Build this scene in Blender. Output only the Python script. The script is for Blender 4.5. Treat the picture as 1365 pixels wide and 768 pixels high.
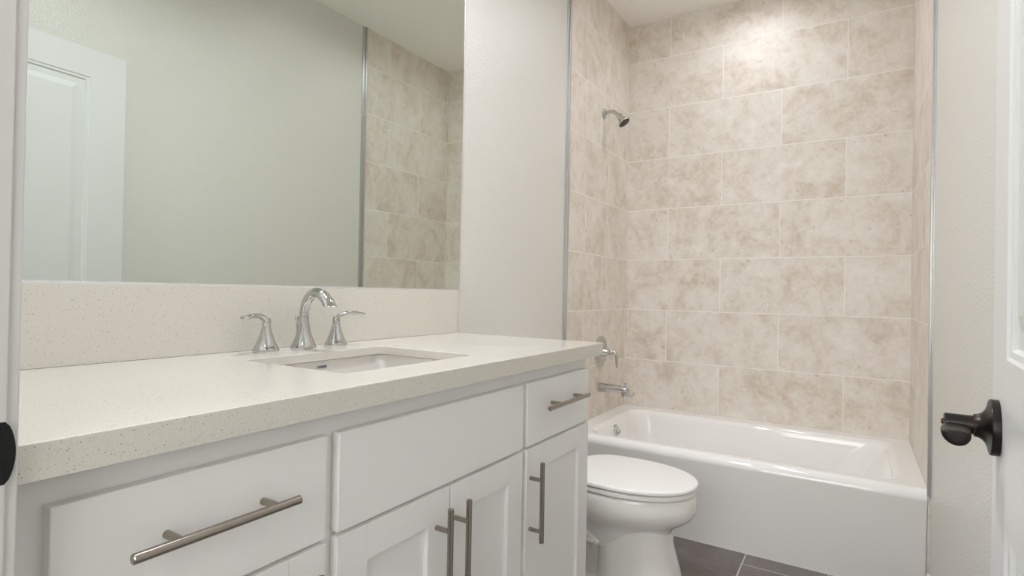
import bpy, bmesh, math, random
from mathutils import Vector, Matrix
PI = math.pi
scene = bpy.context.scene
for o in list(bpy.data.objects):
    bpy.data.objects.remove(o)

# ------------------------------------------------------------------ camera
CAM = Vector((1.2819, -3.4345, 1.1371))
FPX, YAW, PITCH, ROLL = 731.27, 0.56035, 0.00716, 0.0183
fw = Vector((-math.sin(YAW)*math.cos(PITCH), math.cos(YAW)*math.cos(PITCH), math.sin(PITCH)))
rt = Vector((math.cos(YAW), math.sin(YAW), 0)); up = rt.cross(fw)
r2 = rt*math.cos(ROLL)+up*math.sin(ROLL); u2 = -rt*math.sin(ROLL)+up*math.cos(ROLL)
cd = bpy.data.cameras.new('camera'); cam = bpy.data.objects.new('camera', cd)
scene.collection.objects.link(cam)
M = Matrix((r2, u2, -fw)).transposed().to_4x4(); M.translation = CAM
cam.matrix_world = M
cd.sensor_width = 36.0; cd.lens = FPX/1365*36.0; cd.clip_start = 0.01
scene.camera = cam

# ------------------------------------------------------------------ world, exposure, lamps' strengths
w = bpy.data.worlds.new('world'); scene.world = w; w.use_nodes = True
w.node_tree.nodes['Background'].inputs[0].default_value = (0.75, 0.78, 0.82, 1)
w.node_tree.nodes['Background'].inputs[1].default_value = 0.3
scene.view_settings.view_transform = 'Standard'; scene.view_settings.look = 'None'
scene.view_settings.gamma = 1.0; scene.view_settings.use_curve_mapping = False
scene.view_settings.exposure = 0.05
P_TUB, P_HALL, E_BAR, P_VAN, P_WC, P_FILL = 3.4, 8.5, 3.4, 17.0, 3.2, 35.0
WARM = (0.962, 0.985, 1.045); COOL = (0.96, 0.98, 1.0)
scene.cycles.max_bounces = 20; scene.cycles.diffuse_bounces = 14; scene.cycles.glossy_bounces = 6

def area_lamp(name, loc, size, power, col, spread=PI):
    l = bpy.data.lights.new(name, 'AREA'); l.shape = 'DISK'; l.size = size; l.energy = power; l.color = col
    l.spread = spread
    o = bpy.data.objects.new(name, l); o.location = loc; scene.collection.objects.link(o)
    return o
H = 2.885
LAMPS = [('tub', (0.77, -0.43), P_TUB, 165, WARM), ('hall', (1.15, -3.95), P_HALL, 180, COOL), ('van', (.42, -2.45), P_VAN, 150, WARM), ('wc', (.85, -1.25), P_WC, 155, WARM)]  # hall and wc are added fill lamps: cabinet fronts, even alcove light

# ------------------------------------------------------------------ helpers
def tag(o, label=None, cat=None, group=None, kind=None):
    if label: o['label'] = label
    if cat: o['category'] = cat
    if group: o['group'] = group
    if kind: o['kind'] = kind
    return o

def wloc(o):
    v = Vector((0, 0, 0))
    while o is not None:
        v += o.location; o = o.parent
    return v

def thing(name, label, cat, loc, group=None):
    o = bpy.data.objects.new(name, None); scene.collection.objects.link(o)
    o.empty_display_size = .05; o.location = loc
    return tag(o, label, cat, group)

def obj(name, bm, mat, parent=None, smooth=True, ang=38):
    bmesh.ops.recalc_face_normals(bm, faces=bm.faces[:])
    if parent is not None:
        bmesh.ops.translate(bm, verts=bm.verts[:], vec=-wloc(parent))
    if smooth:
        for f in bm.faces: f.smooth = True
        for e in bm.edges:
            if len(e.link_faces) == 2 and e.calc_face_angle(0) > math.radians(ang): e.smooth = False
    me = bpy.data.meshes.new(name); bm.to_mesh(me); bm.free()
    me.materials.append(mat)
    o = bpy.data.objects.new(name, me); scene.collection.objects.link(o)
    if parent is not None: o.parent = parent
    if smooth:
        wn = o.modifiers.new('weighted', 'WEIGHTED_NORMAL'); wn.keep_sharp = True; wn.weight = 90
    return o

def NB(): return bmesh.new()

def merge(bm, b2):
    me = bpy.data.meshes.new('tmp'); b2.to_mesh(me); b2.free(); bm.from_mesh(me); bpy.data.meshes.remove(me)
    return bm

def box(bm, x0, x1, y0, y1, z0, z1, bev=0, seg=2):
    b = NB(); bmesh.ops.create_cube(b, size=1)
    for v in b.verts:
        v.co = Vector(((x0+x1)/2+v.co.x*(x1-x0), (y0+y1)/2+v.co.y*(y1-y0), (z0+z1)/2+v.co.z*(z1-z0)))
    if bev: bmesh.ops.bevel(b, geom=b.edges[:], offset=bev, segments=seg, affect='EDGES', profile=.5)
    return merge(bm, b)

def loft(bm, rings, cap0=True, cap1=True, closed=True):
    vs = [[bm.verts.new(p) for p in r] for r in rings]
    n = len(rings[0])
    for a, b in zip(vs, vs[1:]):
        for i in range(n if closed else n-1):
            j = (i+1) % n
            try: bm.faces.new((a[i], a[j], b[j], b[i]))
            except ValueError: pass
    if cap0: bm.faces.new(vs[0][::-1])
    if cap1: bm.faces.new(vs[-1])
    return bm

def catmull(pts, n=8):
    P = [Vector(p) for p in pts]; out = []
    for i in range(len(P)-1):
        a = P[max(i-1, 0)]; b = P[i]; c = P[i+1]; d = P[min(i+2, len(P)-1)]
        for k in range(n):
            t = k/n
            out.append(.5*((2*b)+(c-a)*t+(2*a-5*b+4*c-d)*t*t+(3*b-a-3*c+d)*t**3))
    out.append(P[-1]); return out

def tube(bm, pts, rad, n=20, side=None, cap=True):
    """rad: list of r or (ra, rb); side: reference direction for the first radius"""
    pts = [Vector(p) for p in pts]; rings = []
    m = len(pts)
    if not isinstance(rad, (list, tuple)): rad = [rad]*m
    prev = None
    for i, p in enumerate(pts):
        t = (pts[min(i+1, m-1)]-pts[max(i-1, 0)]).normalized()
        if side is not None: s = Vector(side)
        elif prev is None: s = Vector((0, 0, 1)) if abs(t.z) < .9 else Vector((1, 0, 0))
        else: s = prev
        s = (s-t*s.dot(t)).normalized(); prev = s; q = t.cross(s)
        r = rad[i]; ra, rb = r if isinstance(r, (tuple, list)) else (r, r)
        rings.append([p+s*(ra*math.cos(2*PI*k/n))+q*(rb*math.sin(2*PI*k/n)) for k in range(n)])
    return loft(bm, rings, cap, cap)

def lathe(bm, origin, axis, prof, n=32):
    """prof: list of (distance along axis, radius)"""
    a = Vector(axis).normalized(); s = Vector((0, 0, 1)) if abs(a.z) < .9 else Vector((1, 0, 0))
    s = (s-a*s.dot(a)).normalized(); q = a.cross(s); o = Vector(origin)
    rings = [[o+a*d+(s*math.cos(2*PI*k/n)+q*math.sin(2*PI*k/n))*max(r, 1e-4) for k in range(n)] for d, r in prof]
    return loft(bm, rings)

def lerp(a, b, t): return a+(b-a)*t

# ------------------------------------------------------------------ materials
def new_mat(name):
    m = bpy.data.materials.new(name); m.use_nodes = True
    return m, m.node_tree, m.node_tree.nodes['Principled BSDF']

def simple(name, col, rough=.5, metal=0, spec=.5, coat=0):
    m, t, b = new_mat(name)
    b.inputs['Base Color'].default_value = (*col, 1); b.inputs['Roughness'].default_value = rough
    b.inputs['Metallic'].default_value = metal; b.inputs['Specular IOR Level'].default_value = spec
    b.inputs['Coat Weight'].default_value = coat
    return m

def nd(t, kind, **kw):
    n = t.nodes.new(kind)
    for k, v in kw.items(): setattr(n, k, v)
    return n

def mth(t, op, a, b=None, c=None):
    n = nd(t, 'ShaderNodeMath', operation=op)
    for i, v in enumerate((a, b, c)):
        if v is None: continue
        if isinstance(v, (int, float)): n.inputs[i].default_value = v
        else: t.links.new(v, n.inputs[i])
    return n.outputs[0]

def paint(name, col, scale=170, bump=.25, rough=.42, spec=.5):
    m, t, b = new_mat(name)
    b.inputs['Base Color'].default_value = (*col, 1); b.inputs['Roughness'].default_value = rough
    b.inputs['Specular IOR Level'].default_value = spec
    g = nd(t, 'ShaderNodeNewGeometry')
    n = nd(t, 'ShaderNodeTexNoise'); n.inputs['Scale'].default_value = scale; n.inputs['Detail'].default_value = 2
    t.links.new(g.outputs['Position'], n.inputs['Vector'])
    bp = nd(t, 'ShaderNodeBump'); bp.inputs['Strength'].default_value = bump; bp.inputs['Distance'].default_value = .005
    t.links.new(n.outputs['Fac'], bp.inputs['Height']); t.links.new(bp.outputs[0], b.inputs['Normal'])
    return m

def tile_mat(name, axis_u, axis_v, u0, v0, lu, lv, shift, cols, grout, gw, stretch=(1, 1, 1), rough=.44, scale=6.0, coat=0., sheen=None):
    """running-bond tiles: u along axis_u, rows along axis_v; odd rows are shifted"""
    m, t, b = new_mat(name)
    g = nd(t, 'ShaderNodeNewGeometry'); s = nd(t, 'ShaderNodeSeparateXYZ'); t.links.new(g.outputs['Position'], s.inputs[0])
    U, V = s.outputs[axis_u], s.outputs[axis_v]
    v = mth(t, 'DIVIDE', mth(t, 'SUBTRACT', V, v0), lv)
    row = mth(t, 'FLOOR', v); fv = mth(t, 'FRACT', v)
    par = mth(t, 'MODULO', mth(t, 'ADD', row, 100), 2)
    u = mth(t, 'ADD', mth(t, 'DIVIDE', mth(t, 'SUBTRACT', U, u0), lu), mth(t, 'MULTIPLY', par, shift))
    col = mth(t, 'FLOOR', u); fu = mth(t, 'FRACT', u)
    du = mth(t, 'MULTIPLY', mth(t, 'MINIMUM', fu, mth(t, 'SUBTRACT', 1.0, fu)), lu)
    dv = mth(t, 'MULTIPLY', mth(t, 'MINIMUM', fv, mth(t, 'SUBTRACT', 1.0, fv)), lv)
    d = mth(t, 'MINIMUM', du, dv)
    mask = mth(t, 'LESS_THAN', d, gw/2)
    cmb = nd(t, 'ShaderNodeCombineXYZ'); t.links.new(col, cmb.inputs[0]); t.links.new(row, cmb.inputs[1])
    wn = nd(t, 'ShaderNodeTexWhiteNoise'); t.links.new(cmb.outputs[0], wn.inputs['Vector'])
    off = nd(t, 'ShaderNodeVectorMath', operation='SCALE'); t.links.new(wn.outputs['Color'], off.inputs[0]); off.inputs['Scale'].default_value = 37.0
    st = nd(t, 'ShaderNodeVectorMath', operation='MULTIPLY'); t.links.new(g.outputs['Position'], st.inputs[0]); st.inputs[1].default_value = stretch
    ad = nd(t, 'ShaderNodeVectorMath', operation='ADD'); t.links.new(st.outputs[0], ad.inputs[0]); t.links.new(off.outputs[0], ad.inputs[1])
    n1 = nd(t, 'ShaderNodeTexNoise'); n1.inputs['Scale'].default_value = scale; n1.inputs['Detail'].default_value = 7; n1.inputs['Roughness'].default_value = .62
    n1.inputs['Distortion'].default_value = .5
    n2 = nd(t, 'ShaderNodeTexNoise'); n2.inputs['Scale'].default_value = scale*3.6; n2.inputs['Detail'].default_value = 8; n2.inputs['Roughness'].default_value = .68
    n2.inputs['Distortion'].default_value = .8
    for n in (n1, n2): t.links.new(ad.outputs[0], n.inputs['Vector'])
    mx = mth(t, 'ADD', mth(t, 'MULTIPLY', n1.outputs['Fac'], .58), mth(t, 'MULTIPLY', n2.outputs['Fac'], .42))
    mx = mth(t, 'ADD', mx, mth(t, 'MULTIPLY', mth(t, 'SUBTRACT', wn.outputs['Value'], .5), .05))
    cr = nd(t, 'ShaderNodeValToRGB'); t.links.new(mx, cr.inputs[0])
    e = cr.color_ramp.elements
    while len(e) < len(cols): e.new(.5)
    for i, (p, c) in enumerate(cols): e[i].position = p; e[i].color = (*c, 1)
    # small pits
    n3 = nd(t, 'ShaderNodeTexNoise'); n3.inputs['Scale'].default_value = 42; n3.inputs['Detail'].default_value = 3
    t.links.new(ad.outputs[0], n3.inputs['Vector'])
    n4 = nd(t, 'ShaderNodeTexNoise'); n4.inputs['Scale'].default_value = 5
    t.links.new(ad.outputs[0], n4.inputs['Vector'])
    pit = mth(t, 'MULTIPLY', mth(t, 'GREATER_THAN', n3.outputs['Fac'], .68), mth(t, 'GREATER_THAN', n4.outputs['Fac'], .53))
    pm = nd(t, 'ShaderNodeMixRGB', blend_type='MULTIPLY'); t.links.new(mth(t, 'MULTIPLY', pit, .45), pm.inputs[0])
    t.links.new(cr.outputs[0], pm.inputs[1]); pm.inputs[2].default_value = (.55, .45, .38, 1)
    gm = nd(t, 'ShaderNodeMixRGB'); t.links.new(mask, gm.inputs[0]); t.links.new(pm.outputs[0], gm.inputs[1]); gm.inputs[2].default_value = (*grout, 1)
    t.links.new(gm.outputs[0], b.inputs['Base Color'])
    t.links.new(mth(t, 'ADD', mth(t, 'MULTIPLY', mask, .5), rough), b.inputs['Roughness'])
    hgt = mth(t, 'ADD', mth(t, 'MINIMUM', mth(t, 'MULTIPLY', d, 2/gw*.6), 1.0), mth(t, 'MULTIPLY', n2.outputs['Fac'], .12))
    bp = nd(t, 'ShaderNodeBump'); bp.inputs['Strength'].default_value = .35; bp.inputs['Distance'].default_value = .002
    t.links.new(hgt, bp.inputs['Height']); t.links.new(bp.outputs[0], b.inputs['Normal'])
    return m

PR = .3196
TC = [(.30, (.57, .475, .385)), (.42, (.69, .615, .535)), (.50, (.765, .71, .645)), (.64, (.84, .805, .755))]
GR = (.90, .875, .835)
M_tile_b = tile_mat('travertine_back', 0, 2, .911-.6365, .72+PR*0, .6365, PR, .5, TC, GR, .0046)
M_tile_s = tile_mat('travertine_side', 1, 2, -.65, .72, .6365, PR, .5, TC, GR, .0046, stretch=(1, 1, .8))
FC = [(.30, (.11, .090, .083)), (.5, (.175, .148, .139)), (.7, (.245, .215, .204))]
M_floor = tile_mat('slate_floor_tile', 1, 0, -.924, .884-.316*4, .632, .316, .5, FC, (.52, .50, .48), .0055, rough=.38, scale=3.2)

M_wall = paint('wall_paint', (.735, .722, .682), 130, .42, .30)
M_ceil = paint('ceiling_paint', (.92, .905, .87), 160, .12, .6)
M_trim = simple('trim_paint', (.68, .67, .66), .38)
M_cab = paint('cabinet_paint', (.85, .85, .84), 40, .01, .38)
M_door = paint('door_paint', (.76, .765, .765), 60, .015, .34)
M_porc = simple('porcelain', (.87, .86, .845), .05, 0, .5, .3)
M_tub = simple('tub_enamel', (.90, .895, .885), .03, 0, .5, .3)
M_seat = simple('seat_plastic', (.84, .835, .82), .16)
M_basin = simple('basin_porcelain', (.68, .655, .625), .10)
M_chrome = simple('chrome', (.57, .57, .565), .03, 1)
M_nick = simple('brushed_nickel', (.36, .32, .275), .26, 1)
M_alu = simple('satin_aluminium', (.56, .565, .565), .36, 1)
M_bright = simple('bright_channel', (.86, .87, .88), .38, 1)
M_bronze = simple('oil_rubbed_bronze', (.030, .026, .024), .33, .75)
M_copper = simple('worn_copper_edge', (.16, .07, .04), .4, .9)
M_strike = simple('black_strike_metal', (.012, .012, .012), .45, .4)
M_rub = simple('dark_nozzle_plate', (.10, .095, .09), .45, .3)
M_ink = simple('navy_ink', (.04, .06, .12), .4)
M_white = simple('white_fixture', (.85, .85, .83), .4)

m, t, b = new_mat('mirror_silver')
b.inputs['Base Color'].default_value = (.715, .76, .71, 1); b.inputs['Metallic'].default_value = 1; b.inputs['Roughness'].default_value = 0.0
M_mirror = m

def emit(name, col, s):
    m, t, b = new_mat(name)
    b.inputs['Base Color'].default_value = (.9, .9, .9, 1)
    b.inputs['Emission Color'].default_value = (*col, 1); b.inputs['Emission Strength'].default_value = s
    return m
M_glow = emit('frosted_glass_lit', WARM, E_BAR)

# speckled quartz
m, t, b = new_mat('speckled_quartz')
g = nd(t, 'ShaderNodeNewGeometry')
base = (.685, .660, .598)
mix = None
prev = None
for sc, thr, c, k in ((560, .24, (.36, .29, .20), .7), (850, .30, (.46, .39, .29), .6), (430, .09, (.27, .22, .16), .7), (650, .2, (.88, .86, .82), .6)):
    vo = nd(t, 'ShaderNodeTexVoronoi'); vo.inputs['Scale'].default_value = sc
    mp = nd(t, 'ShaderNodeVectorMath', operation='ADD'); mp.inputs[1].default_value = (sc*.37, sc*.11, sc*.53)
    t.links.new(g.outputs['Position'], mp.inputs[0]); t.links.new(mp.outputs[0], vo.inputs['Vector'])
    sel = nd(t, 'ShaderNodeSeparateColor'); t.links.new(vo.outputs['Color'], sel.inputs[0])
    fac = mth(t, 'MULTIPLY', mth(t, 'LESS_THAN', vo.outputs['Distance'], mth(t, 'MULTIPLY', sel.outputs[1], .42)), mth(t, 'LESS_THAN', sel.outputs[0], thr))
    fac = mth(t, 'MULTIPLY', fac, k)
    mr = nd(t, 'ShaderNodeMixRGB'); t.links.new(fac, mr.inputs[0]); mr.inputs[2].default_value = (*c, 1)
    if prev is None: mr.inputs[1].default_value = (*base, 1)
    else: t.links.new(prev, mr.inputs[1])
    prev = mr.outputs[0]
t.links.new(prev, b.inputs['Base Color'])
b.inputs['Roughness'].default_value = .16; b.inputs['Specular IOR Level'].default_value = .7; b.inputs['Coat Weight'].default_value = .5; b.inputs['Coat Roughness'].default_value = .08
M_quartz = m

# ------------------------------------------------------------------ room shell
W = 1.524; YF = -3.25; YH = -4.75; YE = -.868; XL = -.55; XR = 2.25
def struct(name, bm, mat, smooth=False): return tag(obj(name, bm, mat, smooth=smooth), kind='structure')
struct('floor', box(NB(), XL-.1, XR+.1, YH-.1, .12, -.10, 0), M_floor)
struct('ceiling', box(NB(), XL-.1, XR+.1, YH-.1, .12, H, H+.10), M_ceil)
struct('wall_left', box(NB(), -.12, 0, YF-.12, YE, 0, H), M_wall)
struct('wall_right', box(NB(), W, W+.12, YF-.12, YE, 0, H), M_wall)
struct('wall_back', box(NB(), -.12, W+.12, 0, .12, 0, H), M_tile_b)
struct('wall_tiled_left', box(NB(), -.12, .006, YE, 0, 0, H), M_tile_s)
struct('wall_tiled_right', box(NB(), W-.006, W+.12, YE, 0, 0, H), M_tile_s)
DX0, DX1, DH = .615, 1.455, 2.145
bm = NB()
box(bm, 0, DX0-.018, YF-.12, YF, 0, H); box(bm, DX1+.018, W, YF-.12, YF, 0, H); box(bm, DX0-.018, DX1+.018, YF-.12, YF, DH+.018, H)
struct('wall_front', bm, M_wall)
bm = NB()
box(bm, XL-.1, 0, YF-.12, YF-.13+.11, 0, H); box(bm, W, XR+.1, YF-.12, YF-.02, 0, H); box(bm, XL-.1, XL, YH, YF-.12, 0, H); box(bm, XR, XR+.1, YH, YF-.12, 0, H)
box(bm, XL-.1, XR+.1, YH-.1, YH, 0, H)
struct('wall_hall', bm, M_wall)

# added fill light in a window-like frame, unseen behind the camera
bm = NB(); wx0, wx1, wz0, wz1 = .45, 1.75, .85, 2.05
for a, b_, c, d in ((wx0-.07, wx1+.07, wz1, wz1+.07), (wx0-.07, wx1+.07, wz0-.07, wz0), (wx0-.07, wx0, wz0, wz1), (wx1, wx1+.07, wz0, wz1)): box(bm, a, b_, YH, YH+.03, c, d, .003)
struct('fill_light_frame', bm, M_trim, True)
l = bpy.data.lights.new('fill_light', 'AREA'); l.shape = 'RECTANGLE'; l.size = wx1-wx0; l.size_y = wz1-wz0; l.energy = P_FILL; l.color = COOL
o = bpy.data.objects.new('fill_light', l); o.location = ((wx0+wx1)/2, YH+.012, (wz0+wz1)/2); o.rotation_euler = (PI/2, 0, PI); scene.collection.objects.link(o)

# metal tile edge strips
for i, (x0, x1) in enumerate(((-.001, .0105), (W-.0105, W+.001))):
    bm = NB(); box(bm, x0, x1, YE-.012, YE+.004, .405 if i else .40, H, .002)
    box(bm, x0 if i == 0 else W-.004, x1 if i else .004, YE-.034, YE-.010, .405 if i else .40, H, .0015)
    o = struct('trim_%d' % (i+1), bm, M_alu, True)
# baseboards
bm = NB(); box(bm, W-.014, W, -2.2, YE-.04, 0, .135, .003); box(bm, W-.014, W, YF, -2.2, 0, .135, .003)
struct('baseboard_right', bm, M_trim, True)
bm = NB(); box(bm, 0, .014, -1.83, YE-.012, 0, .135, .003)
struct('baseboard_left', bm, M_trim, True)
# door frame: jambs, head, stops, room-side casing
bm = NB()
box(bm, DX0-.018, DX0, YF-.13, YF+.0003, 0, DH, .0016, 3)
box(bm, DX0-.070, DX0-.0025, YF-.003, YF+.011, 0, DH+.055, .004, 3) if False else None
box(bm, DX0-.0105, DX0-.0024, YF-.0025, YF+.0095, 0, DH, .0018, 3)
box(bm, DX0, DX0+.010, YF-.10, YF-.045, 0, DH, .002)
box(bm, DX1, DX1+.018, YF-.13, YF, 0, DH, .0012); box(bm, DX0-.018, DX1+.018, YF-.13, YF, DH, DH+.018, .0012)
box(bm, DX0-.075, DX1+.062, YF-.145, YF-.13, DH+.006, DH+.07, .004); box(bm, DX0-.075, DX0-.006, YF-.145, YF-.13, 0, DH+.006, .004)
box(bm, DX1+.006, DX1+.062, YF-.145, YF-.13, 0, DH+.006, .004)
jamb = struct('trim_3', bm, M_trim, True)
# strike plate with rounded lip, let into the left jamb
bm = NB(); n = 14; ring = []
zc, hz = .979, .029
yl, yb = YF+.0065, YF-.052
ring = [(yb, zc-hz)]+[(lerp(yl-.008, yl, math.sin(PI*k/n)**.6), lerp(zc-hz, zc+hz, k/n)) for k in range(n+1)]+[(yb, zc+hz)]
loft(bm, [[(DX0-.001, y, z) for y, z in ring], [(DX0+.0015, y, z) for y, z in ring]])
obj('strike_plate', bm, M_strike, jamb)

# ------------------------------------------------------------------ open door with lever
hinge = Vector((1.4085, -3.203, .012)); free = Vector((1.465, -2.305, .012))
dv = (free-hinge); LW = dv.length; ux = dv.normalized(); uz = Vector((0, 0, 1)); un = ux.cross(uz)   # un points to +x (wall)
if un.x < 0: un = -un
DM = Matrix((ux, un, uz)).transposed().to_4x4(); DM.translation = hinge      # local: u along door, v thickness (0 = room face), z
DT, DHH = .036, 2.113
bm = NB()
st, bv = .135, .0008
zs = [.0, .235, .815, 1.045, DHH-.12, DHH]
for u0, u1 in ((0, st), (LW-st, LW)): box(bm, u0, u1, 0, DT, 0, DHH, bv)
for z0, z1 in ((zs[0], zs[1]), (zs[2], zs[3]), (zs[4], zs[5])): box(bm, st-.001, LW-st+.001, 0.0, DT, z0, z1, 0)
for z0, z1 in ((zs[1], zs[2]), (zs[3], zs[4])):
    for side in (0, 1):
        rings = []
        for ins, dep in ((0, 0), (.004, .0035), (.012, .0045), (.016, .010), (.040, .010), (.062, .0035), (.066, .0035)):
            v = dep if side == 0 else DT-dep
            rings.append([(st+ins, v, z0+ins), (LW-st-ins, v, z0+ins), (LW-st-ins, v, z1-ins), (st+ins, v, z1-ins)])
        loft(bm, rings, False, True)
bm.transform(DM)
door = tag(obj('door_1', bm, M_door, ang=12), 'white two-panel door standing open along the right wall', None, None, 'structure')
# lever set
def dpt(u, v, z): return DM @ Vector((u, v, z-hinge.z))
KU, KZ = LW-.068, .951
bm = NB()
lathe(bm, dpt(KU, 0, KZ), -un, [(0, .0405), (.0085, .0410), (.0105, .0400), (.0115, .0370), (.0128, .0310), (.0150, .0250), (.0185, .0200), (.0225, .0175), (.0275, .0165)], 44)
rose = obj('door_lever', bm, M_bronze, door)
bm = NB(); lathe(bm, dpt(KU, -.0273, KZ), -un, [(0, .0166), (.0006, .0167), (.0011, .0163)], 32)
obj('worn_ring', bm, M_copper, rose)['label'] = 'copper coloured worn ring'
bm = NB()
lathe(bm, dpt(KU, -.028, KZ), -un, [(0, .0140), (.006, .0138), (.033, .0138), (.0350, .0130), (.0355, .011)], 32)
# leaf shaped grip, flat on top, running back from the hub toward the hinge side
path = catmull([dpt(KU+.004, -.048, KZ-.000), dpt(KU-.020, -.050, KZ-.0005), dpt(KU-.045, -.0515, KZ-.0010), dpt(KU-.066, -.0525, KZ-.0015), dpt(KU-.074, -.0525, KZ-.002)], 6)
nn = len(path); rings = []
for i, p in enumerate(path):
    q = i/(nn-1)
    wv = lerp(.0125, .0172, min(1, q*2.0)) if q < .8 else .0172*(.55+.45*math.sqrt(max(0, 1-((q-.8)/.2)**2)))
    hv = lerp(.011, .0185, q) if q < .8 else .0185*(.6+.4*math.sqrt(max(0, 1-((q-.8)/.2)**2)))
    ring = []
    for k in range(28):
        c, sn = math.cos(2*PI*k/28), math.sin(2*PI*k/28)
        ring.append(p+un*(wv*c-.002*sn)+Vector((0, 0, 1))*(hv*sn if sn < 0 else hv*.22*sn))
    rings.append(ring)
loft(bm, rings)
obj('lever_grip', bm, M_bronze, rose)
bm = NB(); lathe(bm, dpt(KU, -.0625, KZ+.0005), -un, [(0, .0045), (.0025, .0045), (.004, .003)], 16)
obj('privacy_button', bm, M_copper, rose)['label'] = 'copper worn privacy button'

# ------------------------------------------------------------------ bathtub
def rrect(x0, x1, y0, y1, r, z, n=10):
    pts = []
    r = min(r, (x1-x0)/2-1e-4, (y1-y0)/2-1e-4)
    for cx, cy, a in ((x1-r, y0+r, -PI/2), (x1-r, y1-r, 0), (x0+r, y1-r, PI/2), (x0+r, y0+r, PI)):
        for k in range(n+1):
            q = a+PI/2*k/n
            pts.append((cx+r*math.cos(q), cy+r*math.sin(q), z))
    return pts
TX0, TX1, TY0, TY1, TZ = .0065, W-.0065, -.872, -.0005, .420
tub = thing('bathtub', 'white alcove bathtub with a plain apron, between the tiled walls', 'bathtub', (.76, -.43, 0))
bm = NB()
rings = []
# underside hidden; outer skirt from floor up
for z, yy in ((.0, -.818), (.012, -.818), (.10, -.828), (.25, -.846), (.345, -.8575), (.366, -.8605)): rings.append(rrect(TX0, TX1, yy, TY1, .004, z))
for a in range(0, 9):   # rounded front lip
    q = PI/2*a/8
    rings.append(rrect(TX0, TX1, -.826-.038*math.cos(q), TY1, .004, TZ-.040+.040*math.sin(q)))
ix0, ix1, iy0, iy1 = .120, 1.418, -.778, -.112
rings.append(rrect(ix0-.030, ix1+.028, iy0-.022, iy1+.026, .07, TZ-.0005))
for a in range(1, 7):
    q = PI/2*a/6; s = math.sin(q); c = 1-math.cos(q)
    rings.append(rrect(ix0-.030+.030*s, ix1+.028-.028*s, iy0-.022+.022*s, iy1+.026-.026*s, .07+.03*s, TZ-.0005-.028*c))
dep = [(.36, .010, .035, .006, .006, .11), (.26, .022, .105, .018, .018, .13), (.16, .040, .19, .032, .032, .14), (.11, .065, .245, .055, .055, .14), (.085, .11, .31, .10, .10, .13), (.078, .2, .42, .17, .17, .11)]
for z, l, r_, f_, b_, rr in dep:
    rings.append(rrect(ix0+l, ix1-r_, iy0+f_, iy1-b_, rr, z))
loft(bm, rings, True, True)
obj('tub_shell', bm, M_tub, tub, ang=50)
# overflow plate on the left inside wall
bm = NB(); oc = Vector((.1255, -.452, .354)); ax = Vector((1, 0, .10)).normalized()
lathe(bm, oc, ax, [(-.01, .036), (.006, .0365), (.010, .034), (.013, .024), (.0145, .010), (.0145, .0)], 36)
ov = obj('overflow_plate', bm, M_chrome, tub)
bm = NB()
tube(bm, [oc+ax*.013+Vector((0, 0, -.016)), oc+ax*.026+Vector((0, 0, -.012)), oc+ax*.030+Vector((0, 0, .006))], [.004, .0045, .004], 10)
obj('trip_lever', bm, M_chrome, ov)
bm = NB(); lathe(bm, (.36, -.445, .0785), (0, 0, 1), [(0, .034), (.003, .033), (.004, .02), (.0045, .0)], 28)
obj('drain', bm, M_chrome, tub)

# ------------------------------------------------------------------ tub fittings
sh = thing('overhead_shower', 'chrome bell-shaped shower head on a bent arm, high on the left tiled wall', 'shower head', (.006, -.41, 2.200))
Y = -.41
bm = NB(); lathe(bm, (.006, Y, 2.200), (1, 0, 0), [(0, .030), (.004, .030), (.009, .026), (.013, .016), (.014, .0105)], 32)
obj('escutcheon', bm, M_chrome, sh)
bm = NB(); pth = catmull([(.010, Y, 2.201), (.040, Y, 2.209), (.066, Y, 2.203), (.090, Y, 2.183), (.098, Y, 2.174)], 6)
tube(bm, pth, .0105, 18); obj('arm', bm, M_chrome, sh)
d = Vector((.60, 0, -.80)).normalized(); p0 = Vector((.094, Y, 2.181))
bm = NB(); lathe(bm, p0, d, [(0, .013), (.004, .0175), (.014, .019), (.024, .018), (.030, .0185), (.042, .026), (.054, .036), (.060, .0385), (.064, .0375), (.0645, .033)], 36)
hd = obj('spray_head', bm, M_chrome, sh)
bm = NB(); lathe(bm, p0+d*.062, d, [(0, .033), (.0025, .033), (.0035, .030), (.0035, .0)], 32)
for k in range(18):
    a = 2*PI*k/18; s1 = Vector((0, 1, 0)); s2 = d.cross(s1)
    for rr in (.012, .023):
        c = p0+d*.064+(s1*math.cos(a)+s2*math.sin(a))*rr
        lathe(bm, c, d, [(0, .0017), (.003, .0013)], 6)
obj('nozzle_plate', bm, M_rub, hd)['label'] = 'dark grey nozzle plate'

va = thing('shower_valve', 'round chrome shower valve plate with a drooping lever, left tiled wall', 'shower valve', (.006, -.405, .795))
bm = NB(); lathe(bm, (.006, -.405, .795), (1, 0, 0), [(0, .093), (.003, .093), (.0065, .089), (.009, .075), (.0105, .05), (.0115, .026)], 48)
lathe(bm, (.006, -.405, .795+.0), (1, 0, 0), [(.010, .030), (.022, .027), (.040, .021), (.052, .0185), (.054, .016)], 32)
obj('valve_plate', bm, M_chrome, va)
bm = NB(); lathe(bm, (.056, -.405, .795), (1, 0, 0), [(0, .0165), (.018, .0155), (.026, .0145), (.030, .011), (.031, .002)], 28)
pth = catmull([(.072, -.405, .797), (.086, -.405, .800), (.099, -.404, .791), (.107, -.403, .765), (.108, -.402, .732), (.111, -.402, .706)], 6)
nn = len(pth); rad = [(lerp(.010, .0065, i/(nn-1)), lerp(.010, .0125, i/(nn-1)) if i < nn-2 else .008) for i in range(nn)]
tube(bm, pth, rad, 16, side=(1, 0, 0.2))
obj('lever_handle', bm, M_chrome, va)

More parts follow.
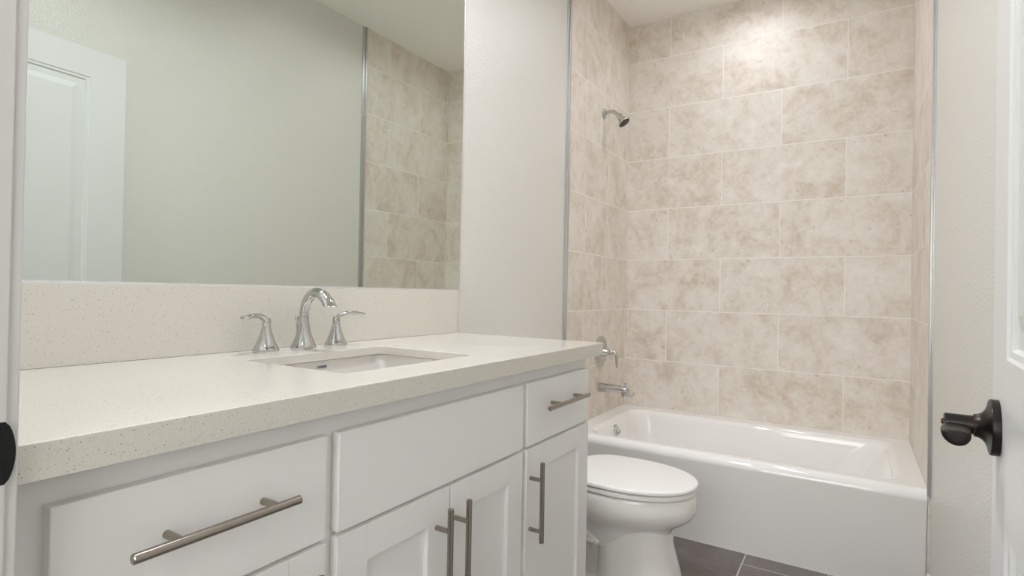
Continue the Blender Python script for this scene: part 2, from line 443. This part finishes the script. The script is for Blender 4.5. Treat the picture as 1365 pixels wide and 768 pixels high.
ts = thing('tub_spout', 'chrome tub spout with a diverter pin, low on the left tiled wall', 'tub spout', (.006, -.41, .575))
bm = NB()
secs = [(.006, .583, .0305, .0305), (.012, .583, .031, .031), (.05, .584, .0285, .0295), (.10, .5855, .0255, .0275), (.14, .586, .0235, .0262), (.165, .584, .0225, .0255), (.178, .580, .0195, .0225), (.186, .5755, .012, .016), (.188, .574, .005, .008)]
rings = []
for x, z, rz, ry in secs:
    rings.append([(x, -.41+ry*math.cos(2*PI*k/28), z+rz*math.sin(2*PI*k/28)*(1 if math.sin(2*PI*k/28) > 0 else .85)) for k in range(28)])
loft(bm, rings); lathe(bm, (.163, -.41, .582), (.06, 0, -1), [(0, .0225), (.012, .0228), (.032, .0232), (.034, .021), (.034, .013), (.018, .0)], 28)
obj('spout_body', bm, M_chrome, ts)
bm = NB(); lathe(bm, (.166, -.41, .602), (0, 0, 1), [(0, .003), (.014, .003), (.015, .0055), (.022, .0062), (.025, .0045), (.026, .001)], 18)
obj('diverter_pin', bm, M_chrome, ts)

# ------------------------------------------------------------------ toilet
TYC = -1.412
to = thing('toilet', 'white elongated toilet with its lid closed, between vanity and bathtub', 'toilet', (.42, TYC, 0))
def egg(x0, x1, hw, z, n=48, pw=2.25, back=.75, mid=.42):
    """egg outline along x: blunt end at x0, rounded tip at x1"""
    xm = lerp(x0, x1, mid); pts = []
    for k in range(n):
        a = 2*PI*k/n; c, s = math.cos(a), math.sin(a)
        if c >= 0:
            x = xm+(x1-xm)*abs(c)**(2/pw); y = hw*math.copysign(abs(s)**(2/2.05), s)
        else:
            x = xm-(xm-x0)*abs(c)**(back); y = hw*math.copysign(abs(s)**(2/2.9), s)
        pts.append((x, TYC+y, z))
    return pts
# bowl with rim + pedestal (one casting)
bm = NB(); rings = []
for z, x0, x1, hw in ((.400, .30, .795, .186), (.420, .29, .802, .191), (.4255, .292, .798, .188)): pass
prof = [(.20, .30, .700, .105), (.262, .28, .716, .117), (.285, .27, .728, .130), (.300, .26, .748, .146), (.315, .255, .772, .163), (.332, .25, .793, .178), (.350, .25, .804, .187), (.372, .25, .808, .190), (.398, .25, .806, .190), (.412, .252, .802, .187), (.418, .256, .796, .182), (.4185, .30, .76, .15)]
for z, x0, x1, hw in prof: rings.append(egg(x0, x1, hw, z))
loft(bm, rings)
# front column of the pedestal
rings = []
for z, x0, x1, hw in ((.0, .44, .785, .128), (.012, .44, .785, .128), (.03, .445, .778, .122), (.08, .452, .764, .116), (.15, .456, .745, .111), (.22, .455, .724, .108), (.29, .45, .712, .106)):
    rings.append(egg(x0, x1, hw, z, back=.35, mid=.55, pw=2.3))
loft(bm, rings)
# rear body, narrower, and the flat foot flange
rings = []
for z, x0, x1, hw in ((.0, .13, .50, .112), (.055, .13, .50, .110), (.068, .135, .50, .100), (.075, .14, .50, .078), (.20, .13, .50, .070), (.29, .10, .50, .085), (.345, .06, .50, .12), (.375, .03, .50, .165), (.40, .02, .50, .18)):
    rings.append([(x, TYC+y, z) for x, y, _ in rrect(x0, x1, -hw, hw, .03, z, 5)])
loft(bm, rings)
# trapway bulge on the near side
for s in (-1, 1):
    pth = catmull([(.47, TYC+s*.085, .20), (.40, TYC+s*.085, .255), (.31, TYC+s*.078, .23), (.25, TYC+s*.075, .14), (.22, TYC+s*.075, .07)], 6)
    tube(bm, pth, [.032]*len(pth), 16)
    box(bm, .40, .47, TYC+s*.105-.018, TYC+s*.105+.018, .205, .222, .006)
obj('bowl', bm, M_porc, to, ang=50)
for s in (-1, 1):
    bm = NB(); lathe(bm, (.31, TYC+s*.095, .060), (0, 0, 1), [(0, .016), (.012, .015), (.020, .010), (.022, .001)], 20)
    obj('bolt_cap', bm, M_seat, to)
def slab(bm, x0, x1, hw, z0, z1, rnd, n=60, dome=0):
    rr = [egg(x0+rnd, x1-rnd, hw-rnd, z0, n)]
    for k in range(0, 5):
        q = PI/2*k/4; o_ = rnd*(1-math.sin(q)) if k else rnd
    rr = [egg(x0+rnd*.6, x1-rnd*.6, hw-rnd*.6, z0, n), egg(x0, x1, hw, z0+rnd*.5, n)]
    for k in range(0, 5):
        q = PI/2*k/4
        rr.append(egg(x0+rnd*(1-math.cos(q)), x1-rnd*(1-math.cos(q)), hw-rnd*(1-math.cos(q)), z1-rnd*(1-math.sin(q)), n))
    if dome:
        for f in (.8, .55, .3, .1):
            xm = lerp(x0, x1, .45)
            rr.append(egg(lerp(xm, x0+rnd, f), lerp(xm, x1-rnd, f), (hw-rnd)*f, z1+dome*(1-f*f), n))
    return loft(bm, rr)
obj('seat', slab(NB(), .325, .806, .190, .4215, .4385, .006), M_seat, to)
obj('lid', slab(NB(), .325, .810, .193, .4415, .4580, .008, dome=.004), M_seat, to)
for s in (-1, 1):
    bm = NB(); tube(bm, [(.315, TYC+s*.075-.025, .437), (.315, TYC+s*.075+.025, .437)], .013, 16)
    obj('hinge', bm, M_seat, to)
bm = NB()
rings = [rrect(.022+i_, .205-i_, TYC-.20+i_, TYC+.20-i_, .03, z, 6) for i_, z in ((.025, .395), (.012, .41), (.004, .50), (.0, .70), (.0, .752))]
loft(bm, rings); tank = obj('tank', bm, M_porc, to)
bm = NB(); rings = [rrect(.014+i_, .215-i_, TYC-.21+i_, TYC+.21-i_, .035, z, 6) for i_, z in ((.006, .753), (.0, .758), (.0, .780), (.004, .787), (.012, .790))]
loft(bm, rings); obj('tank_lid', bm, M_porc, to)
bm = NB(); lathe(bm, (.205, TYC-.14, .70), (1, 0, 0), [(0, .012), (.012, .011), (.016, .008)], 18)
tube(bm, [(.217, TYC-.14, .70), (.222, TYC-.10, .697), (.222, TYC-.06, .690)], [.006, .0055, .007], 12)
obj('flush_lever', bm, M_chrome, tank)

# ------------------------------------------------------------------ vanity
F = .578; FB = .559; VY0, VY1 = -3.247, -1.838; CT, CB = .9814, .9435; TK = .105
van = thing('vanity_cabinet', 'white shaker vanity cabinet under the quartz counter', 'vanity cabinet', (.30, -2.54, 0))
bm = NB()
box(bm, .004, FB-.0195, VY1-.018, VY1-.0005, 0, CB-.001, .001)          # right side panel
box(bm, .004, FB-.0195, VY0, VY0+.018, 0, CB-.001, .001)
box(bm, .004, FB-.02, VY0+.018, VY1-.018, TK, TK+.018)
box(bm, .004, .016, VY0+.018, VY1-.018, TK, CB-.001)
box(bm, FB-.075, FB-.06, VY0+.018, VY1-.018, 0, TK)          # toe kick
# face frame
for y0, y1 in ((VY0, -3.185), (-2.870, -2.808), (-2.265, -2.205), (-1.885, VY1)): box(bm, FB-.019, FB, y0, y1, TK, CB-.001, .0006)
for z0, z1 in ((TK, .135), (.715, .760), (.890, CB-.001)): box(bm, FB-.019, FB-.0002, VY0+.01, VY1-.01, z0, z1)
obj('carcass', bm, M_cab, van)
ZD0, ZD1, ZL0, ZL1 = .742, .9045, .125, .7355
def bar_pull(parent, p0, p1, posts, r=.0062):
    """round bar between p0 and p1 with posts (points on the bar) back to the face plane"""
    bm = NB(); p0 = Vector(p0); p1 = Vector(p1); a = (p1-p0).normalized(); L = (p1-p0).length
    lathe(bm, p0, a, [(0, r-.0012), (.0012, r), (L-.0012, r), (L, r-.0012)], 20)
    hn = obj('handle', bm, M_nick, parent)
    for q in posts:
        b2 = NB(); lathe(b2, (F-.001, q[0], q[1]), (1, 0, 0), [(0, .0052), (p0.x-F-.002, .0052)], 16)
        merge_into(hn, b2)
    return hn
def merge_into(o, b2):
    bmesh.ops.recalc_face_normals(b2, faces=b2.faces[:])
    bmesh.ops.translate(b2, verts=b2.verts[:], vec=-wloc(o.parent))
    for f in b2.faces: f.smooth = True
    for e in b2.edges:
        if len(e.link_faces) == 2 and e.calc_face_angle(0) > .6: e.smooth = False
    b3 = NB(); b3.from_mesh(o.data); me = bpy.data.meshes.new('t'); b2.to_mesh(me); b2.free(); b3.from_mesh(me); b3.to_mesh(o.data); b3.free(); bpy.data.meshes.remove(me)
XB = F+.036
def slab_front(name, y0, y1):
    return obj(name, box(NB(), FB+.0005, F, y0, y1, ZD0, ZD1, .0022, 3), M_cab, van)
def shaker(name, y0, y1, sw=.066, rw=.062):
    bm = NB()
    for a, b_ in ((y0, y0+sw), (y1-sw, y1)): box(bm, FB+.0005, F, a, b_, ZL0, ZL1, .0011, 2)
    for a, b_ in ((ZL0, ZL0+rw), (ZL1-rw, ZL1)): box(bm, FB+.0005, F, y0+sw, y1-sw, a, b_, .0011, 2)
    box(bm, FB+.0005, F-.0105, y0+sw-.004, y1-sw+.004, ZL0+rw-.004, ZL1-rw+.004)
    return obj(name, bm, M_cab, van)
d1 = slab_front('drawer', -3.204, -2.8515)
bar_pull(d1, (XB, -3.142, .836), (XB, -2.927, .836), [(-3.089, .836), (-2.9615, .836)])
slab_front('false_front', -2.828, -2.2465)
d2 = slab_front('drawer', -2.2265, -1.850)
bar_pull(d2, (XB, -2.175, .836), (XB, -1.928, .836), [(-2.098, .836), (-1.957, .836)])
c0 = shaker('door', -3.204, -2.8515)
bar_pull(c0, (XB, -2.888, .505), (XB, -2.888, .709), [(-2.888, .541), (-2.888, .669)])
c1 = shaker('door', -2.828, -2.539)
bar_pull(c1, (XB, -2.580, .505), (XB, -2.580, .709), [(-2.580, .535), (-2.580, .664)])
c2 = shaker('door', -2.536, -2.2465)
bar_pull(c2, (XB, -2.520, .505), (XB, -2.520, .709), [(-2.520, .535), (-2.520, .664)])
c3 = shaker('door', -2.2265, -1.850)
bar_pull(c3, (XB, -2.208, .502), (XB, -2.208, .705), [(-2.208, .530), (-2.208, .660)])

# countertop with sink cut-out
CX1 = .605; CY0, CY1 = -3.247, -1.8016
KX0, KX1, KY0, KY1 = .176, .490, -2.742, -2.345
bm = NB()
def frame_rings(bm):
    ri = .016; e = .0022
    def outer(i_, z): return rrect(.002+i_, CX1-i_, CY0+i_, CY1-i_, .003, z, 10)
    def inner(i_, z): return rrect(KX0-i_, KX1+i_, KY0-i_, KY1+i_, ri, z, 10)
    SB = CT-.0205
    rr = [inner(0, SB), outer(.035, SB), outer(.035, CB), outer(0, CB), outer(0, CT-e), outer(e*.3, CT-e*.3), outer(e, CT), inner(e*.8, CT), inner(.2*e, CT-e*.3), inner(0, CT-e), inner(0, SB)]
    loft(bm, rr, False, False)
frame_rings(bm); bmesh.ops.remove_doubles(bm, verts=bm.verts[:], dist=1e-6)
tag(obj('countertop', bm, M_quartz, ang=30), 'cream speckled quartz countertop with a rectangular sink cut-out', 'countertop')
bm = NB(); box(bm, .002, .021, CY0, CY1+.004-.0055, CT+.0002, 1.1385, .0012)
tag(obj('backsplash', bm, M_quartz), 'cream speckled quartz backsplash strip below the mirror', 'backsplash')

SB0 = CT-.0207
# undermount basin
sk = thing('sink_basin', 'rectangular undermount basin below the counter cut-out', 'sink', (.333, -2.543, CT-.17))
bm = NB(); rings = []
def sb(g_, z, r=.03): return rrect(KX0-.006+g_, KX1+.006-g_, KY0-.006+g_, KY1+.006-g_, r, z, 8)
for g_, z, r in ((-.018, SB0-.0005, .035), (-.018, SB0-.012, .035), (-.010, SB0-.10, .04), (.03, SB0-.150, .05), (.06, SB0-.158, .05)): rings.append(sb(g_, z, r))
rings = rings[::-1]
for g_, z, r in ((-.003, SB0-.0005, .026), (.0, SB0-.003, .026), (.006, SB0-.05, .03), (.014, SB0-.10, .035), (.030, SB0-.128, .05), (.06, SB0-.138, .06), (.12, SB0-.142, .04)): rings.append(sb(g_, z, r))
loft(bm, rings); obj('basin', bm, M_basin, sk, ang=50)
bm = NB(); lathe(bm, (.333, -2.543, SB0-.1425), (0, 0, 1), [(0, .031), (.003, .030), (.004, .022), (.002, .018), (.0025, .0)], 28)
obj('drain', bm, M_chrome, sk)
# lettering on the basin's back wall
cu = bpy.data.curves.new('letters', 'FONT'); cu.body = 'GERBER'; cu.size = .0078; cu.extrude = .0003; cu.align_x = 'CENTER'; cu.space_character = 1.05; cu.offset = .0001
tmp = bpy.data.objects.new('letters', cu); scene.collection.objects.link(tmp)
dg = bpy.context.evaluated_depsgraph_get(); me = bpy.data.meshes.new_from_object(tmp.evaluated_get(dg))
bm = NB(); bm.from_mesh(me); bpy.data.objects.remove(tmp)
# text x -> +y, text y -> +z, normal -> +x
bm.transform(Matrix(((0, 0, 1, 0), (1, 0, 0, 0), (0, 1, 0, 0), (0, 0, 0, 1))))
bmesh.ops.translate(bm, verts=bm.verts[:], vec=(KX0-.006+.0036, -2.538, SB0-.0185))
obj('maker_lettering', bm, M_ink, sk, smooth=False)['label'] = 'small dark blue printed capitals'

# ------------------------------------------------------------------ faucet
FX = .078
fa = thing('sink_faucet', 'chrome widespread faucet, arched spout and two levers behind the sink', 'faucet', (FX, -2.521, CT))
SY = -2.521
bm = NB()
flare = [(0, .0305), (.004, .0315), (.009, .0305), (.013, .0285), (.022, .0245), (.036, .0195), (.050, .0158), (.064, .0135), (.080, .0122)]
lathe(bm, (FX, SY, CT), (0, 0, 1), flare, 40)
pth = catmull([(FX, SY, CT+.078), (FX+.002, SY, CT+.100), (FX+.014, SY, CT+.127), (FX+.040, SY, CT+.1445), (FX+.068, SY, CT+.140), (FX+.091, SY, CT+.122), (FX+.104, SY, CT+.100)], 7)
nn = len(pth); rad = []
for i in range(nn):
    q = i/(nn-1); rad.append((lerp(.0122, .0190, max(0, q-.25)/.75), lerp(.0122, .0125, q)))
tube(bm, pth, rad, 24, side=(0, 1, 0))
for v in bm.verts:
    if v.co.x > FX+.07 and v.co.z < CT+.1115: v.co.z = CT+.1115
spt = obj('spout', bm, M_chrome, fa)
bm = NB(); lathe(bm, (FX-.022, SY-.004, CT+.030), (0, 0, 1), [(0, .0022), (.040, .0022), (.042, .0035), (.046, .0052), (.051, .0050), (.054, .0026), (.055, .0005)], 16)
obj('lift_rod', bm, M_chrome, fa)
def lever(yc, sgn, ang):
    bm = NB()
    lathe(bm, (FX, yc, CT), (0, 0, 1), [(0, .0295), (.004, .0305), (.0085, .0298), (.011, .0275), (.020, .0235), (.032, .0185), (.046, .0138), (.060, .0105), (.063, .0098)], 36)
    base = obj('handle_base', bm, M_chrome, fa)
    bm = NB(); lathe(bm, (FX, yc, CT+.0632), (0, 0, 1), [(0, .0098), (.010, .0104), (.015, .0100), (.019, .0070), (.020, .001)], 28)
    dx, dy = math.sin(ang), math.cos(ang)*sgn
    pth = catmull([(FX-dx*.004, yc-dy*.004, CT+.071), (FX+dx*.012, yc+dy*.012, CT+.0825), (FX+dx*.030, yc+dy*.030, CT+.0880), (FX+dx*.055, yc+dy*.055, CT+.0885), (FX+dx*.074, yc+dy*.074, CT+.0855), (FX+dx*.082, yc+dy*.082, CT+.0865)], 6)
    nn = len(pth); rad = []
    for i in range(nn):
        q = i/(nn-1); wv = lerp(.0088, .0130, q) if q < .8 else .0130*math.sqrt(max(.05, 1-((q-.8)/.2)**2))
        rad.append((lerp(.0085, .0052, min(1, q*1.4)) if q < .85 else lerp(.0052, .003, (q-.85)/.15), wv))
    tube(bm, pth, rad, 18, side=(0, 0, 1))
    obj('lever', bm, M_chrome, base)
lever(-2.627, -1, .35); lever(-2.417, 1, .35)

# ------------------------------------------------------------------ mirror
mi = thing('wall_mirror', 'large frameless mirror above the backsplash on the left wall', 'mirror', (.004, -2.5, 1.140))
MZ0, MZ1, MY0, MY1 = 1.1415, 2.44, -3.247, -1.773
bm = NB(); box(bm, .001, .006, MY0, MY1, MZ0, MZ1)
obj('mirror_glass', bm, M_mirror, mi, smooth=False)
bm = NB(); box(bm, .0005, .0085, MY0, MY1+.001, MZ0-.003, MZ0+.0018, .0005); box(bm, .0005, .0072, MY1-.0008, MY1+.0028, MZ0-.003, MZ1, .0005)
obj('edge_channel', bm, M_bright, mi)['label'] = 'thin bright metal edge channel'

# ------------------------------------------------------------------ light fittings (above the picture)
for key, (x, y), pw, spr, col in LAMPS:
    c = thing('ceiling_light', {'wc': 'round white ceiling light added as alcove fill, in front of the toilet', 'tub': 'round white recessed ceiling light above the bathtub', 'van': 'round white recessed ceiling light above the vanity counter', 'hall': 'large round white ceiling light added as fill, unseen in the hall outside'}[key], 'ceiling light', (x, y, H), 'recessed ceiling lights')
    bm = NB(); kr = 5.4 if key == 'hall' else 1.0
    lathe(bm, (x, y, H), (0, 0, -1), [(0, .092*kr), (.004, .092*kr), (.006, .09*kr), (.005, .088*kr), (.0, .087*kr)], 40)
    obj('trim_ring', bm, M_white, c)
    area_lamp('light_'+key, (x, y, H-.008), {'hall': .95, 'tub': .085}.get(key, .16), pw, col, math.radians(spr))
vl = thing('vanity_light', 'wall lamp bar with a frosted glass tube above the mirror', 'wall lamp', (.0, -2.53, 2.58))
bm = NB(); box(bm, .001, .022, -2.75, -2.31, 2.55, 2.64, .004); obj('back_plate', bm, M_nick, vl)
bm = NB(); tube(bm, [(.14, -2.84, 2.595), (.14, -2.22, 2.595)], .038, 24); obj('glass_tube', bm, M_glow, vl)
for yy in (-2.70, -2.36):
    bm = NB(); lathe(bm, (.02, yy, 2.595), (1, 0, 0), [(0, .014), (.085, .014)], 16); obj('bracket', bm, M_nick, vl)
